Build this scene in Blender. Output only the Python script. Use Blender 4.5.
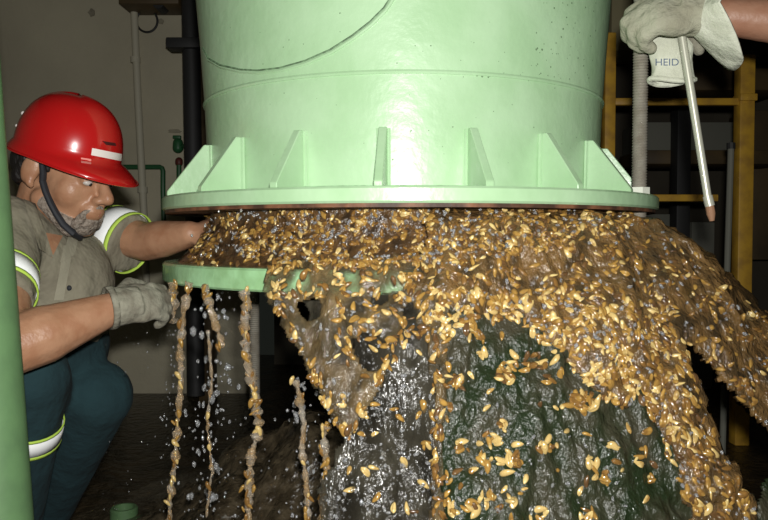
import bpy, bmesh, math, random
import numpy as np
from mathutils import Vector, Matrix, noise
from mathutils.bvhtree import BVHTree

random.seed(7)
for o in list(bpy.data.objects):
    bpy.data.objects.remove(o)
scene = bpy.context.scene
C = scene.collection
PI = math.pi

# ------------------------------------------------------------------ camera, world, flash, exposure
W, H, F = 768, 520, 750.0
EYE = 0.85
PITCH = math.atan(25 / F)
cam_d = bpy.data.cameras.new('camera')
cam_d.sensor_width = 36.0
cam_d.lens = F / W * 36.0
cam_d.clip_start = 0.05
cam = bpy.data.objects.new('camera', cam_d)
C.objects.link(cam)
cam.location = (0, 0, EYE)
cam.rotation_euler = (PI / 2 - PITCH, 0, 0)
scene.camera = cam

world = bpy.data.worlds.new('world')
scene.world = world
world.use_nodes = True
bg = world.node_tree.nodes['Background']
bg.inputs['Color'].default_value = (0.75, 0.85, 0.7, 1)
bg.inputs['Strength'].default_value = 0.012

fl = bpy.data.lights.new('camera_flash_offscreen', 'AREA')       # the photograph is lit by the camera's own flash
fl.shape = 'RECTANGLE'
fl.size = 0.05
fl.size_y = 0.03
fl.energy = 32.0
fl.color = (1.0, 0.985, 0.95)
flo = bpy.data.objects.new('camera_flash_offscreen', fl)
C.objects.link(flo)
flo.location = (0.02, -0.02, EYE + 0.075)
flo.rotation_euler = (PI / 2 - PITCH * 0.5, 0, 0)

vs = scene.view_settings
vs.view_transform = 'Standard'
vs.look = 'None'
vs.gamma = 1.0
vs.use_curve_mapping = False
vs.exposure = 0.0

# ------------------------------------------------------------------ pixel helpers (768 x 520 frame)
FWD = Vector((0, math.cos(PITCH), -math.sin(PITCH)))
UP = Vector((0, math.sin(PITCH), math.cos(PITCH)))
CAM = Vector((0, 0, EYE))

def ray(px, py):
    return Vector(((px - 384) / F, 0, 0)) + UP * (-(py - 260) / F) + FWD

def P(px, py, d):
    return CAM + ray(px, py) * d

def proj_np(V):
    D = V - np.array(CAM)
    dep = D @ np.array(FWD)
    dep = np.maximum(dep, 0.05)
    return np.stack([384 + F * D[:, 0] / dep, 260 - F * (D @ np.array(UP)) / dep], 1)

# ------------------------------------------------------------------ materials
def mat(name, col, rough=0.5, metal=0.0, col2=None, scale=20.0, bump=0.0, bscale=None, coat=0.0,
        stretch=(1, 1, 1), detail=4.0, spec=0.5, trans=0.0, alpha=None, ramp=(0.4, 0.65), ior=1.45, bdist=0.01):
    m = bpy.data.materials.new(name)
    m.use_nodes = True
    nt = m.node_tree
    b = nt.nodes['Principled BSDF']
    b.inputs['Base Color'].default_value = (*col, 1)
    b.inputs['Roughness'].default_value = rough
    b.inputs['Metallic'].default_value = metal
    b.inputs['Specular IOR Level'].default_value = spec
    b.inputs['Coat Weight'].default_value = coat
    b.inputs['Coat Roughness'].default_value = 0.08
    b.inputs['Transmission Weight'].default_value = trans
    b.inputs['IOR'].default_value = ior
    tc = nt.nodes.new('ShaderNodeTexCoord')
    mp = nt.nodes.new('ShaderNodeMapping')
    mp.inputs['Scale'].default_value = stretch
    nt.links.new(tc.outputs['Object'], mp.inputs['Vector'])
    def nz(s):
        n = nt.nodes.new('ShaderNodeTexNoise')
        n.inputs['Scale'].default_value = s
        n.inputs['Detail'].default_value = detail
        nt.links.new(mp.outputs['Vector'], n.inputs['Vector'])
        return n
    if col2 is not None:
        n = nz(scale)
        r = nt.nodes.new('ShaderNodeValToRGB')
        r.color_ramp.elements[0].position = ramp[0]
        r.color_ramp.elements[1].position = ramp[1]
        r.color_ramp.elements[0].color = (*col, 1)
        r.color_ramp.elements[1].color = (*col2, 1)
        nt.links.new(n.outputs['Fac'], r.inputs['Fac'])
        nt.links.new(r.outputs['Color'], b.inputs['Base Color'])
    if bump:
        n = nz(bscale or scale)
        bp = nt.nodes.new('ShaderNodeBump')
        bp.inputs['Strength'].default_value = bump
        bp.inputs['Distance'].default_value = bdist
        nt.links.new(n.outputs['Fac'], bp.inputs['Height'])
        nt.links.new(bp.outputs['Normal'], b.inputs['Normal'])
        if coat:
            nt.links.new(bp.outputs['Normal'], b.inputs['Coat Normal'])
    if alpha is not None:
        n = nz(alpha[2])
        r = nt.nodes.new('ShaderNodeMapRange')
        r.inputs['From Min'].default_value = 0.35
        r.inputs['From Max'].default_value = 0.65
        r.inputs['To Min'].default_value = alpha[0]
        r.inputs['To Max'].default_value = alpha[1]
        nt.links.new(n.outputs['Fac'], r.inputs['Value'])
        nt.links.new(r.outputs['Result'], b.inputs['Alpha'])
    return m

M = {}
M['mint'] = mat('mint_paint', (0.43, 0.635, 0.39), 0.32, col2=(0.375, 0.58, 0.335), scale=9, bump=0.12, bscale=45, coat=0.15)
M['mint_worn'] = mat('mint_paint_wet', (0.40, 0.70, 0.38), 0.25, col2=(0.28, 0.50, 0.24), scale=14, bump=0.2, bscale=40, coat=0.4)
M['weld'] = mat('weld_bead', (0.36, 0.60, 0.34), 0.35, col2=(0.20, 0.34, 0.18), scale=60, bump=0.3)
M['grime'] = mat('grime_line', (0.10, 0.16, 0.09), 0.6, col2=(0.2, 0.33, 0.18), scale=80)
M['chip'] = mat('paint_chip', (0.14, 0.22, 0.12), 0.7)
M['rust'] = mat('rusty_gasket', (0.05, 0.025, 0.014), 0.6, col2=(0.20, 0.085, 0.04), scale=25, bump=0.4)
M['pole'] = mat('pole_green', (0.105, 0.20, 0.085), 0.5, col2=(0.09, 0.17, 0.075), scale=20, bump=0.1)
M['green_dark'] = mat('pipe_green', (0.02, 0.10, 0.035), 0.45)
M['red_valve'] = mat('valve_red', (0.10, 0.02, 0.015), 0.5)
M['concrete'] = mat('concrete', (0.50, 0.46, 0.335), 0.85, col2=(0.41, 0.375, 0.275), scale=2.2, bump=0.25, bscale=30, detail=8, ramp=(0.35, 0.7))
M['conc_dark'] = mat('concrete_stain', (0.33, 0.30, 0.215), 0.9, col2=(0.22, 0.20, 0.145), scale=14)
M['conduit'] = mat('conduit_paint', (0.50, 0.47, 0.36), 0.6)
M['black'] = mat('black_paint', (0.022, 0.022, 0.022), 0.6)
M['brownbeam'] = mat('brown_beam', (0.10, 0.065, 0.025), 0.6, col2=(0.06, 0.04, 0.018), scale=5)
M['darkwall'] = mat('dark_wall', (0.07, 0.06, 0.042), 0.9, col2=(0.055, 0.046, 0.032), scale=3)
M['floor'] = mat('wet_floor', (0.022, 0.016, 0.009), 0.30, col2=(0.055, 0.038, 0.02), scale=9, bump=0.7, bscale=28, detail=6, bdist=0.02)
M['yellow'] = mat('yellow_paint', (0.52, 0.30, 0.03), 0.5, col2=(0.36, 0.20, 0.03), scale=18, bump=0.1)
M['greypanel'] = mat('grey_panel', (0.16, 0.16, 0.13), 0.8)
M['beige'] = mat('beige_panel', (0.26, 0.23, 0.13), 0.8)
M['steel'] = mat('thread_steel', (0.36, 0.335, 0.28), 0.4, metal=0.3, col2=(0.28, 0.25, 0.20), scale=40)
M['palesteel'] = mat('pale_rod', (0.56, 0.56, 0.46), 0.35, metal=0.35)
M['rustend'] = mat('rust_end', (0.30, 0.16, 0.09), 0.7)
M['nut'] = mat('pale_nut', (0.7, 0.72, 0.62), 0.5)
M['helmet'] = mat('helmet_red', (0.46, 0.010, 0.010), 0.25, coat=0.6, bump=0.03, bscale=15)
M['sticker'] = mat('white_sticker', (0.80, 0.74, 0.70), 0.6)
M['pink'] = mat('faded_print', (0.75, 0.25, 0.22), 0.6)
M['slot'] = mat('helmet_slot', (0.05, 0.004, 0.004), 0.7)
M['skin'] = mat('skin', (0.40, 0.215, 0.125), 0.42, col2=(0.34, 0.165, 0.09), scale=30, bump=0.12, bscale=120, spec=0.5)
M['skin2'] = mat('skin_arm', (0.36, 0.19, 0.12), 0.45, col2=(0.32, 0.15, 0.09), scale=20, bump=0.1, bscale=90)
M['lip'] = mat('lip', (0.40, 0.13, 0.11), 0.4)
M['beard'] = mat('grey_beard', (0.30, 0.255, 0.21), 0.9, col2=(0.17, 0.13, 0.10), scale=110, bump=0.8, bscale=170)
M['hair'] = mat('black_hair', (0.012, 0.010, 0.009), 0.5, bump=0.6, bscale=120, stretch=(1, 1, 0.3))
M['eye'] = mat('eye_white', (0.50, 0.46, 0.42), 0.3)
M['strap'] = mat('strap_dark', (0.018, 0.02, 0.025), 0.7)
M['shirt'] = mat('khaki_shirt', (0.235, 0.215, 0.155), 0.9, col2=(0.20, 0.18, 0.13), scale=14, bump=0.9, bscale=16, detail=3, bdist=0.02)
M['shirt_light'] = mat('khaki_placket', (0.29, 0.27, 0.20), 0.9, bump=0.4, bscale=30)
M['teal'] = mat('teal_trousers', (0.008, 0.027, 0.032), 0.95, col2=(0.011, 0.036, 0.042), scale=8, bump=0.8, bscale=14, bdist=0.02)
M['hivis_w'] = mat('reflective_tape', (0.95, 0.97, 0.97), 0.5)
M['hivis_y'] = mat('lime_edge', (0.50, 0.72, 0.10), 0.7)
M['glove'] = mat('grey_glove', (0.27, 0.26, 0.20), 0.9, col2=(0.15, 0.135, 0.10), scale=30, bump=0.7, bscale=60)
M['glove_w'] = mat('cream_glove', (0.40, 0.40, 0.30), 0.9, col2=(0.30, 0.29, 0.21), scale=18, bump=0.9, bscale=30, bdist=.015)
M['glove_s'] = mat('stained_palm', (0.17, 0.13, 0.085), 0.9, col2=(0.3, 0.27, 0.19), scale=30, bump=0.4)
M['cloth_w'] = mat('white_glove', (0.66, 0.68, 0.56), 0.9, col2=(0.56, 0.58, 0.46), scale=25, bump=0.6, bscale=45)
M['ink'] = mat('blue_ink', (0.10, 0.14, 0.22), 0.8)
M['mud'] = mat('mussel_mud', (0.10, 0.055, 0.022), 0.28, col2=(0.035, 0.022, 0.012), scale=40, bump=0.9, bscale=70, coat=0.5)
M['brownwater'] = mat('brown_water', (0.165, 0.095, 0.034), 0.18, col2=(0.05, 0.033, 0.015), scale=30, bump=1.0, bscale=95,
                      coat=1.0, stretch=(1, 1, 0.6))
M['murk'] = mat('murky_green_water', (0.014, 0.023, 0.009), 0.34, col2=(0.046, 0.042, 0.026), scale=17, bump=0.9, bscale=75,
                coat=0.2, stretch=(1, 1, 0.7), bdist=0.010, spec=0.35)
M['clear'] = mat('clear_water', (0.062, 0.056, 0.040), 0.16, col2=(0.022, 0.020, 0.015), scale=18, bump=0.9, bscale=60, coat=0.25, spec=0.4,
                 stretch=(1, 1, 0.4), alpha=(0.25, 0.85, 16), bdist=0.012)
M['film'] = mat('tan_water_film', (0.19, 0.13, 0.058), 0.15, col2=(0.075, 0.06, 0.034), scale=30, bump=1.0, bscale=70, coat=1.0,
                stretch=(1, 1, 0.6), alpha=(0.05, 0.85, 26), bdist=0.012)
M['sludge'] = mat('wet_sludge', (0.035, 0.026, 0.015), 0.25, col2=(0.085, 0.066, 0.04), scale=28, bump=0.9, bscale=60, coat=0.5)
M['strand'] = mat('strand_water', (0.62, 0.44, 0.24), 0.06, col2=(0.70, 0.64, 0.54), scale=30, coat=0.6, trans=0.72, ior=1.33, bump=.5, bscale=120)
M['drop'] = mat('water_drop', (0.78, 0.79, 0.80), 0.05, trans=0.82, ior=1.33, coat=0.8)
SH = [mat('shell_gold', (0.40, 0.235, 0.055), 0.16, col2=(0.19, 0.10, 0.026), scale=90, coat=1.0),
      mat('shell_pale', (0.66, 0.50, 0.20), 0.18, col2=(0.36, 0.22, 0.065), scale=80, coat=0.9),
      mat('shell_amber', (0.24, 0.125, 0.032), 0.16, col2=(0.12, 0.06, 0.018), scale=80, coat=1.0),
      mat('shell_brown', (0.14, 0.075, 0.028), 0.22, col2=(0.07, 0.037, 0.016), scale=50, coat=0.6)]

# ------------------------------------------------------------------ object helpers
def tag(o, label=None, cat=None, group=None, kind=None):
    if label: o['label'] = label
    if cat: o['category'] = cat
    if group: o['group'] = group
    if kind: o['kind'] = kind
    return o

def link(name, me, m=None, parent=None, smooth=True):
    if m is not None and len(me.materials) == 0:
        me.materials.append(m)
    if smooth:
        me.polygons.foreach_set('use_smooth', [True] * len(me.polygons))
    o = bpy.data.objects.new(name, me)
    C.objects.link(o)
    if parent is not None:
        o.parent = parent
        o.matrix_parent_inverse = Matrix.Translation(-parent.location)
    return o

def empty(name, loc):
    o = bpy.data.objects.new(name, None)
    o.location = loc
    o.empty_display_size = 0.05
    C.objects.link(o)
    return o

def mesh_bm(bm, name='m'):
    bmesh.ops.recalc_face_normals(bm, faces=bm.faces)
    me = bpy.data.meshes.new(name)
    bm.to_mesh(me)
    bm.free()
    return me

def box(bm, lo, hi, bevel=0.0, mtx=None):
    lo, hi = Vector(lo), Vector(hi)
    r = bmesh.ops.create_cube(bm, size=1.0)
    vs_ = r['verts']
    for v in vs_:
        v.co = Vector([lo[i] + (v.co[i] + 0.5) * (hi[i] - lo[i]) for i in range(3)])
    if bevel:
        es = list({e for v in vs_ for e in v.link_edges})
        rb = bmesh.ops.bevel(bm, geom=es, offset=bevel, segments=2, affect='EDGES', profile=0.5)
        vs_ = list({v for f in rb['faces'] for v in f.verts} | {v for v in vs_ if v.is_valid})
    if mtx is not None:
        for v in vs_:
            if v.is_valid: v.co = mtx @ v.co

def frame_of(d):
    d = d.normalized()
    a = Vector((0, 0, 1)) if abs(d.z) < 0.9 else Vector((1, 0, 0))
    s = d.cross(a).normalized()
    return s, d.cross(s).normalized()

def tube(bm, pts, rad, seg=10, caps=True, ell=1.0):
    pts = [Vector(p) for p in pts]
    if not hasattr(rad, '__len__'): rad = [rad] * len(pts)
    rings = []
    s = t = None
    for i, p in enumerate(pts):
        d = (pts[min(i + 1, len(pts) - 1)] - pts[max(i - 1, 0)])
        if d.length < 1e-9: d = Vector((0, 0, 1))
        d.normalize()
        if s is None:
            s, t = frame_of(d)
        else:
            s = (s - d * s.dot(d)).normalized()
            t = d.cross(s).normalized()
        rings.append([bm.verts.new(p + (s * math.cos(a) + t * math.sin(a) * ell) * rad[i])
                      for a in [2 * PI * k / seg for k in range(seg)]])
    for a, b in zip(rings, rings[1:]):
        for k in range(seg):
            bm.faces.new((a[k], a[(k + 1) % seg], b[(k + 1) % seg], b[k]))
    if caps:
        bm.faces.new(rings[0][::-1])
        bm.faces.new(rings[-1])

def capsule(bm, p0, p1, r0, r1, seg=14):
    p0, p1 = Vector(p0), Vector(p1)
    d = (p1 - p0)
    L = d.length
    d.normalize()
    pts, rs = [], []
    for k in range(1, 6):
        a = PI / 2 * k / 5
        pts.append(p0 - d * r0 * math.cos(a)); rs.append(r0 * math.sin(a))
    for k in range(0, 5):
        a = PI / 2 * k / 5
        pts.append(p1 + d * r1 * math.sin(a)); rs.append(r1 * math.cos(a))
    s, t = frame_of(d)
    rings = [[bm.verts.new(p + (s * math.cos(2 * PI * k / seg) + t * math.sin(2 * PI * k / seg)) * r) for k in range(seg)]
             for p, r in zip(pts, rs)]
    for a, b in zip(rings, rings[1:]):
        for k in range(seg):
            bm.faces.new((a[k], a[(k + 1) % seg], b[(k + 1) % seg], b[k]))
    bm.faces.new(rings[0][::-1]); bm.faces.new(rings[-1])

def ellipsoid(bm, c, r, rot=None, u=16, v=10):
    mt = Matrix.Translation(Vector(c)) @ (rot.to_4x4() if rot is not None else Matrix.Identity(4)) @ Matrix.Diagonal((*r, 1))
    bmesh.ops.create_uvsphere(bm, u_segments=u, v_segments=v, radius=1.0, matrix=mt)

def blob(prims, voxel=0.006, smooth=4, factor=0.5):
    """union of tapered capsules ('c'), ellipsoids ('e'), flat tubes ('t') into one continuous smooth mesh"""
    bm = bmesh.new()
    for p in prims:
        if p[0] == 'c': capsule(bm, *p[1:])
        elif p[0] == 'e': ellipsoid(bm, *p[1:])
        elif p[0] == 't': tube(bm, p[1], p[2], 16, True, p[3] if len(p) > 3 else 1.0)
    bmesh.ops.recalc_face_normals(bm, faces=bm.faces)
    me = bpy.data.meshes.new('tmp')
    bm.to_mesh(me); bm.free()
    o = bpy.data.objects.new('tmp', me)
    C.objects.link(o)
    r = o.modifiers.new('r', 'REMESH'); r.mode = 'VOXEL'; r.voxel_size = voxel
    s = o.modifiers.new('s', 'SMOOTH'); s.iterations = smooth; s.factor = factor
    dg = bpy.context.evaluated_depsgraph_get()
    out = bpy.data.meshes.new_from_object(o.evaluated_get(dg))
    bpy.data.objects.remove(o)
    bpy.data.meshes.remove(me)
    out.materials.clear()
    return out

def lathe(profile, seg=96, center=(0, 0, 0), closed=True):
    bm = bmesh.new()
    cx, cy, cz = center
    rings = []
    for r, z in profile:
        rings.append([bm.verts.new((cx + r * math.sin(2 * PI * k / seg), cy - r * math.cos(2 * PI * k / seg), cz + z)) for k in range(seg)])
    n = len(rings)
    for i in range(n if closed else n - 1):
        a, b = rings[i], rings[(i + 1) % n]
        for k in range(seg):
            bm.faces.new((a[k], a[(k + 1) % seg], b[(k + 1) % seg], b[k]))
    return bm

def shade_auto(me, ang=35):
    me.polygons.foreach_set('use_smooth', [True] * len(me.polygons))
    bm = bmesh.new(); bm.from_mesh(me)
    for e in bm.edges:
        if len(e.link_faces) == 2 and e.calc_face_angle(0) > math.radians(ang): e.smooth = False
    bm.to_mesh(me); bm.free()

def part(name, bm, m, parent=None, auto=True):
    me = mesh_bm(bm, name)
    o = link(name, me, m, parent, smooth=False)
    if auto: shade_auto(me)
    return o

# ------------------------------------------------------------------ setting
bm = bmesh.new(); box(bm, (-3.2, -1.5, -0.1), (3.6, 5.3, 0.0))
tag(part('floor', bm, M['floor']), kind='structure')
bm = bmesh.new(); box(bm, (-3.2, 4.0, 0.0), (-0.72, 4.15, 3.3))
wl = tag(part('wall_back', bm, M['concrete']), kind='structure')
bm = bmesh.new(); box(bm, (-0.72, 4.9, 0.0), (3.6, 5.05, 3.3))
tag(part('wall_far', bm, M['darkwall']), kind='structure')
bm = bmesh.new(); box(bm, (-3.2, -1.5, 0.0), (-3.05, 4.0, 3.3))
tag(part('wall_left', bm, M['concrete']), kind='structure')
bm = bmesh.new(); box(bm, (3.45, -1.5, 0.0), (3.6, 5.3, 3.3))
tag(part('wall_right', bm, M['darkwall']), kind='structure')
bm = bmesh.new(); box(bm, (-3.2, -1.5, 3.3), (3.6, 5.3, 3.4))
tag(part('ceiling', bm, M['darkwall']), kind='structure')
# wet stain patches on the concrete
rr = random.Random(3)
for (px, py, rx, rz) in [(95, 15, .02, .022), (176, 132, .04, .012), (163, 24, .018, .016)]:
    p = P(px, py, 4.0 / FWD.y)
    bm = bmesh.new()
    n = 14
    ring = []
    for k in range(n):
        a = 2 * PI * k / n; q = rr.uniform(.7, 1.1)
        ring.append((math.cos(a) * rx * q, math.sin(a) * rz * q))
    f = [bm.verts.new((p.x + a, 3.994, p.z + b)) for a, b in ring]
    g = [bm.verts.new((p.x + a, 4.005, p.z + b)) for a, b in ring]
    bm.faces.new(f)
    for k in range(n): bm.faces.new((f[k], f[(k + 1) % n], g[(k + 1) % n], g[k]))
    part('stain', bm, M['conc_dark'], wl)

# wall conduit, ring of wire, black pipe, brown beam, green pipework on the concrete wall
DW = 3.91
t = empty('wall_conduit', P(138, 300, DW))
bm = bmesh.new(); tube(bm, [P(131, -60, DW), P(138, 100, DW), P(144, 215, DW), P(147, 300, DW)], 0.019, 12)
part('pipe', bm, M['conduit'], t)
for y in (60, 190):
    bm = bmesh.new(); c = P(135.5 + (y - 60) * .055, y, DW); tube(bm, [c - Vector((0, 0, .015)), c + Vector((0, 0, .015))], .026, 12)
    part('clip', bm, M['conduit'], t)
tag(t, 'slim pale conduit running up the grey concrete wall', 'conduit')
bm = bmesh.new(); c = P(147, 21, 3.93)
tube(bm, [c + Vector((math.cos(a) * .055, 0, math.sin(a) * .058)) for a in np.linspace(0, 2 * PI, 33)], .006, 6)
tag(part('wire_ring', bm, M['black']), 'thin dark ring of wire hung on the concrete wall', 'wire ring')
t = empty('drain_pipe', P(192, 390, 3.6))
bm = bmesh.new(); tube(bm, [P(189, -80, 3.6), P(194, 210, 3.6), P(196, 395, 3.6)], 0.042, 18)
part('pipe', bm, M['black'], t)
bm = bmesh.new(); a = P(170, 41, 3.6); b = P(206, 51, 3.6); box(bm, (a.x, 3.56, b.z), (b.x, 3.66, a.z), .005)
part('bracket', bm, M['black'], t)
tag(t, 'black vertical pipe with side bracket next to the mint green vessel', 'pipe')
bm = bmesh.new(); a = P(200, -80, 3.8); b = P(214, 380, 3.8); box(bm, (a.x, 3.75, 0.0), (b.x, 3.85, a.z), .004)
tag(part('timber_post', bm, M['brownbeam']), 'dark brown upright post behind the black pipe', 'post')
bm = bmesh.new(); a = P(128, -14, 3.9); b = P(186, 12, 3.9); box(bm, (a.x, 3.8, b.z), (b.x, 4.01, a.z), .006)
tag(part('overhead_beam', bm, M['brownbeam']), 'short dark brown beam above the wire ring', 'beam')
bm = bmesh.new(); c = P(158, 3, 3.78); tube(bm, [c, c + Vector((0, .1, 0))], .028, 14)
tag(part('lamp_socket', bm, M['black']), 'small dark socket on the brown beam', 'socket')

t = empty('green_pipework', P(165, 210, 3.93))
bm = bmesh.new()
tube(bm, [P(112, 167, 3.93), P(150, 167, 3.93), P(160, 167, 3.93), P(162, 168, 3.93), P(163, 171, 3.93), P(163, 190, 3.93), P(164, 230, 3.93)], .013, 10)
part('pipe', bm, M['green_dark'], t)
bm = bmesh.new(); tube(bm, [P(179, 165, 3.93), P(179, 205, 3.93)], .013, 10); part('riser', bm, M['green_dark'], t)
bm = bmesh.new(); capsule(bm, P(179, 161, 3.95), P(179, 163, 3.95), .02, .02); part('union', bm, M['red_valve'], t)
bm = bmesh.new(); tube(bm, [P(178, 146, 3.95), P(197, 146, 3.8)], .011, 8); part('branch', bm, M['green_dark'], t)
v = None
bm = bmesh.new(); capsule(bm, P(178, 143, 3.93), P(178, 148, 3.93), .026, .028); v = part('valve_body', bm, M['green_dark'], t)
bm = bmesh.new(); a = P(173, 135.5, 3.93); b = P(181, 139, 3.93); box(bm, (a.x, a.y - .012, b.z), (b.x, a.y + .012, a.z), .004)
part('valve_handle', bm, M['green_dark'], v)
tag(t, 'thin dark green pipes with a small valve on the concrete wall', 'pipework')

# right-hand side: yellow rack, dark shelves, grey panels
DR = 3.0
t = empty('yellow_rack', P(745, 450, DR))
def upright(px, w, y0, y1, d, nm='post'):
    a = P(px - w / 2, y0, d); b = P(px + w / 2, y0, d); c = P(px, y1, d)
    bm = bmesh.new(); box(bm, (a.x, a.y - .03, max(c.z, 0)), (b.x, a.y + .03, a.z), .006)
    return part(nm, bm, M['yellow'], t)
upright(745, 15, 56, 500, DR)
upright(609, 11, 34, 500, DR)
for (x0, x1, y, h) in [(614, 738, 102, 7), (614, 717, 198, 7)]:
    a = P(x0, y - h / 2, DR); b = P(x1, y + h / 2, DR)
    bm = bmesh.new(); box(bm, (a.x, a.y - .015, b.z), (b.x, a.y + .015, a.z), .004)
    part('rail', bm, M['yellow'], t)
bm = bmesh.new(); c = P(745, 97, DR); box(bm, (c.x - .034, c.y - .036, c.z - .02), (c.x + .034, c.y + .036, c.z + .008), .004)
part('bracket', bm, M['yellow'], t)
tag(t, 'yellow painted steel rack frame behind the threaded rod', 'rack')
t = empty('grey_pole', P(727, 380, 2.7))
bm = bmesh.new(); tube(bm, [P(731, 148, 2.7), P(727, 275, 2.7), P(722, 474, 2.7)], .011, 10); part('shaft', bm, M['greypanel'], t)
bm = bmesh.new(); tube(bm, [P(731, 143, 2.7), P(731, 149, 2.7)], .015, 10); part('cap', bm, M['black'], t)
tag(t, 'thin grey upright pole beside the yellow post', 'pole')
def slab(nm, x0, y0, x1, y1, d, th, m, label, cat, group=None):
    a = P(x0, y0, d); b = P(x1, y1, d)
    bm = bmesh.new(); box(bm, (a.x, a.y, max(b.z, 0)), (b.x, a.y + th, a.z), .006)
    return tag(part(nm, bm, m), label, cat, group)
slab('beige_cabinet', 612, -20, 652, 50, 3.7, .3, M['beige'], 'beige cabinet end between vessel and threaded rod', 'cabinet')
slab('shelf_board', 655, 68, 790, 90, 4.0, .35, M['brownbeam'], 'thick dark brown board above the upper yellow rail', 'board')
slab('shelf_board', 640, 150, 790, 164, 4.0, .35, M['brownbeam'], 'narrow dark brown board between the two yellow rails', 'board')
slab('grey_crate', 640, 122, 735, 151, 4.1, .3, M['greypanel'], 'low grey crate above the narrow brown board', 'crate')
slab('grey_locker', 640, 214, 678, 420, 4.1, .3, M['greypanel'], 'grey upright locker beside the black post', 'locker')
slab('grey_locker', 692, 222, 715, 420, 4.1, .3, M['greypanel'], 'narrow grey locker behind the thin grey pole', 'locker')
slab('dark_post', 678, 108, 692, 520, 3.9, .1, M['black'], 'black upright post behind the tilted pale rod', 'post')
slab('brick_wall_stub', 753, 110, 800, 260, 4.3, .3, M['brownbeam'], 'dark brown wall stub behind the yellow post', 'wall')

# near green support leg
DP = 1.15
t = empty('support_leg', (P(-8, 520, DP).x, DP, 0))
top = P(-58, -200, DP); mid = P(-5, 520, DP)
dirv = (mid - top).normalized()
foot = top + dirv * ((0.0 - top.z) / dirv.z)
bm = bmesh.new(); tube(bm, [top - dirv * .4, top, mid, foot], .054, 40)
part('tube', bm, M['pole'], t)
bm = bmesh.new(); box(bm, (foot.x - .09, foot.y - .09, 0), (foot.x + .09, foot.y + .09, .015), .003)
part('foot_plate', bm, M['pole'], t)
tag(t, 'green painted steel support leg standing in front of the crouching worker', 'support leg')

# ------------------------------------------------------------------ vessel
AX, AY = 0.06, 1.9
ZB, ZT = EYE + 0.056, EYE + 0.086       # upper flange
LT, LB = EYE - 0.062, EYE - 0.105       # lower flange
RF = 0.597
def cyl(phi, r, z):
    return Vector((AX + r * math.sin(phi), AY - r * math.cos(phi), z))

ves = empty('green_vessel', (AX, AY, ZB))
prof = [(0.478, ZT), (0.480, EYE + .2), (0.484, EYE + .3), (0.494, EYE + .45), (0.52, EYE + .75), (0.52, 2.6),
        (0.50, 2.6), (0.50, EYE + .75), (0.47, EYE + .45), (0.46, ZT)]
AXB = AX - .014
bm = lathe(prof, 160, (AXB, AY, 0))
body = part('shell', bm, M['mint'], ves)
bb = bmesh.new(); bb.from_mesh(body.data); bodyT = BVHTree.FromBMesh(bb); bb.free()
def body_hit(px, py):
    l, n, i, d = bodyT.ray_cast(CAM, ray(px, py).normalized())
    return l, n
bm = lathe([(0.45, ZB), (RF - .004, ZB), (RF, ZB + .004), (RF, ZT - .004), (RF - .004, ZT), (0.45, ZT)], 160, (AX, AY, 0))
flg = part('flange', bm, M['mint'], ves)
bm = lathe([(0.44, ZB - .007), (0.590, ZB - .007), (0.590, ZB + .001), (0.44, ZB + .001)], 120, (AX, AY, 0))
part('gasket', bm, M['rust'], ves)
bm = lathe([(0.483 + .006 * math.cos(a), ZT + .003 + .006 * math.sin(a)) for a in np.linspace(0, 2 * PI, 7)[:-1]], 140, (AXB, AY, 0))
part('flange_weld', bm, M['weld'], ves)
bm = lathe([(0.4845 + .004 * math.cos(a), EYE + .306 + .0045 * math.sin(a)) for a in np.linspace(0, 2 * PI, 7)[:-1]], 140, (AXB, AY, 0))
part('shell_weld', bm, M['mint'], ves)
# curved branch seam
seam = [(203, 48), (208, 58), (220, 65), (240, 69.5), (258, 70.5), (280, 68), (305, 61), (330, 50), (352, 36), (370, 22), (384, 8), (393, -6), (402, -22)]
pts = []
for i in range(len(seam) - 1):
    for k in range(4):
        u = k / 4
        l, n = body_hit(seam[i][0] * (1 - u) + seam[i + 1][0] * u, seam[i][1] * (1 - u) + seam[i + 1][1] * u)
        if l is not None: pts.append(l + n * .0006)
bm = bmesh.new(); tube(bm, pts, .0022, 6); part('branch_seam', bm, M['grime'], ves)
bm = bmesh.new(); tube(bm, [p + Vector((.003, 0, -.0045)) for p in pts], .004, 6); part('branch_weld', bm, M['mint'], ves)
# chips in the paint
rr = random.Random(11)
bm = bmesh.new()
def chip(px, py, s):
    l, n = body_hit(px, py)
    if l is None: return
    a, b = frame_of(n)
    k = 7
    vv = [bm.verts.new(l + n * .0006 + (a * math.cos(2 * PI * i / k) * rr.uniform(.5, 1) + b * math.sin(2 * PI * i / k) * rr.uniform(.5, 1)) * s) for i in range(k)]
    bm.faces.new(vv)
for _ in range(46): chip(rr.uniform(535, 596), min(118, max(3, rr.gauss(45, 26))), rr.uniform(.0012, .003))
for _ in range(60): chip(rr.uniform(215, 600), rr.uniform(3, 165), rr.uniform(.0008, .002))
for _ in range(24): chip(rr.gauss(520, 30), 76 + rr.gauss(0, 2), rr.uniform(.001, .0028))
o = part('paint_chips', bm, M['chip'], ves); o['kind'] = 'stuff'
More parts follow.
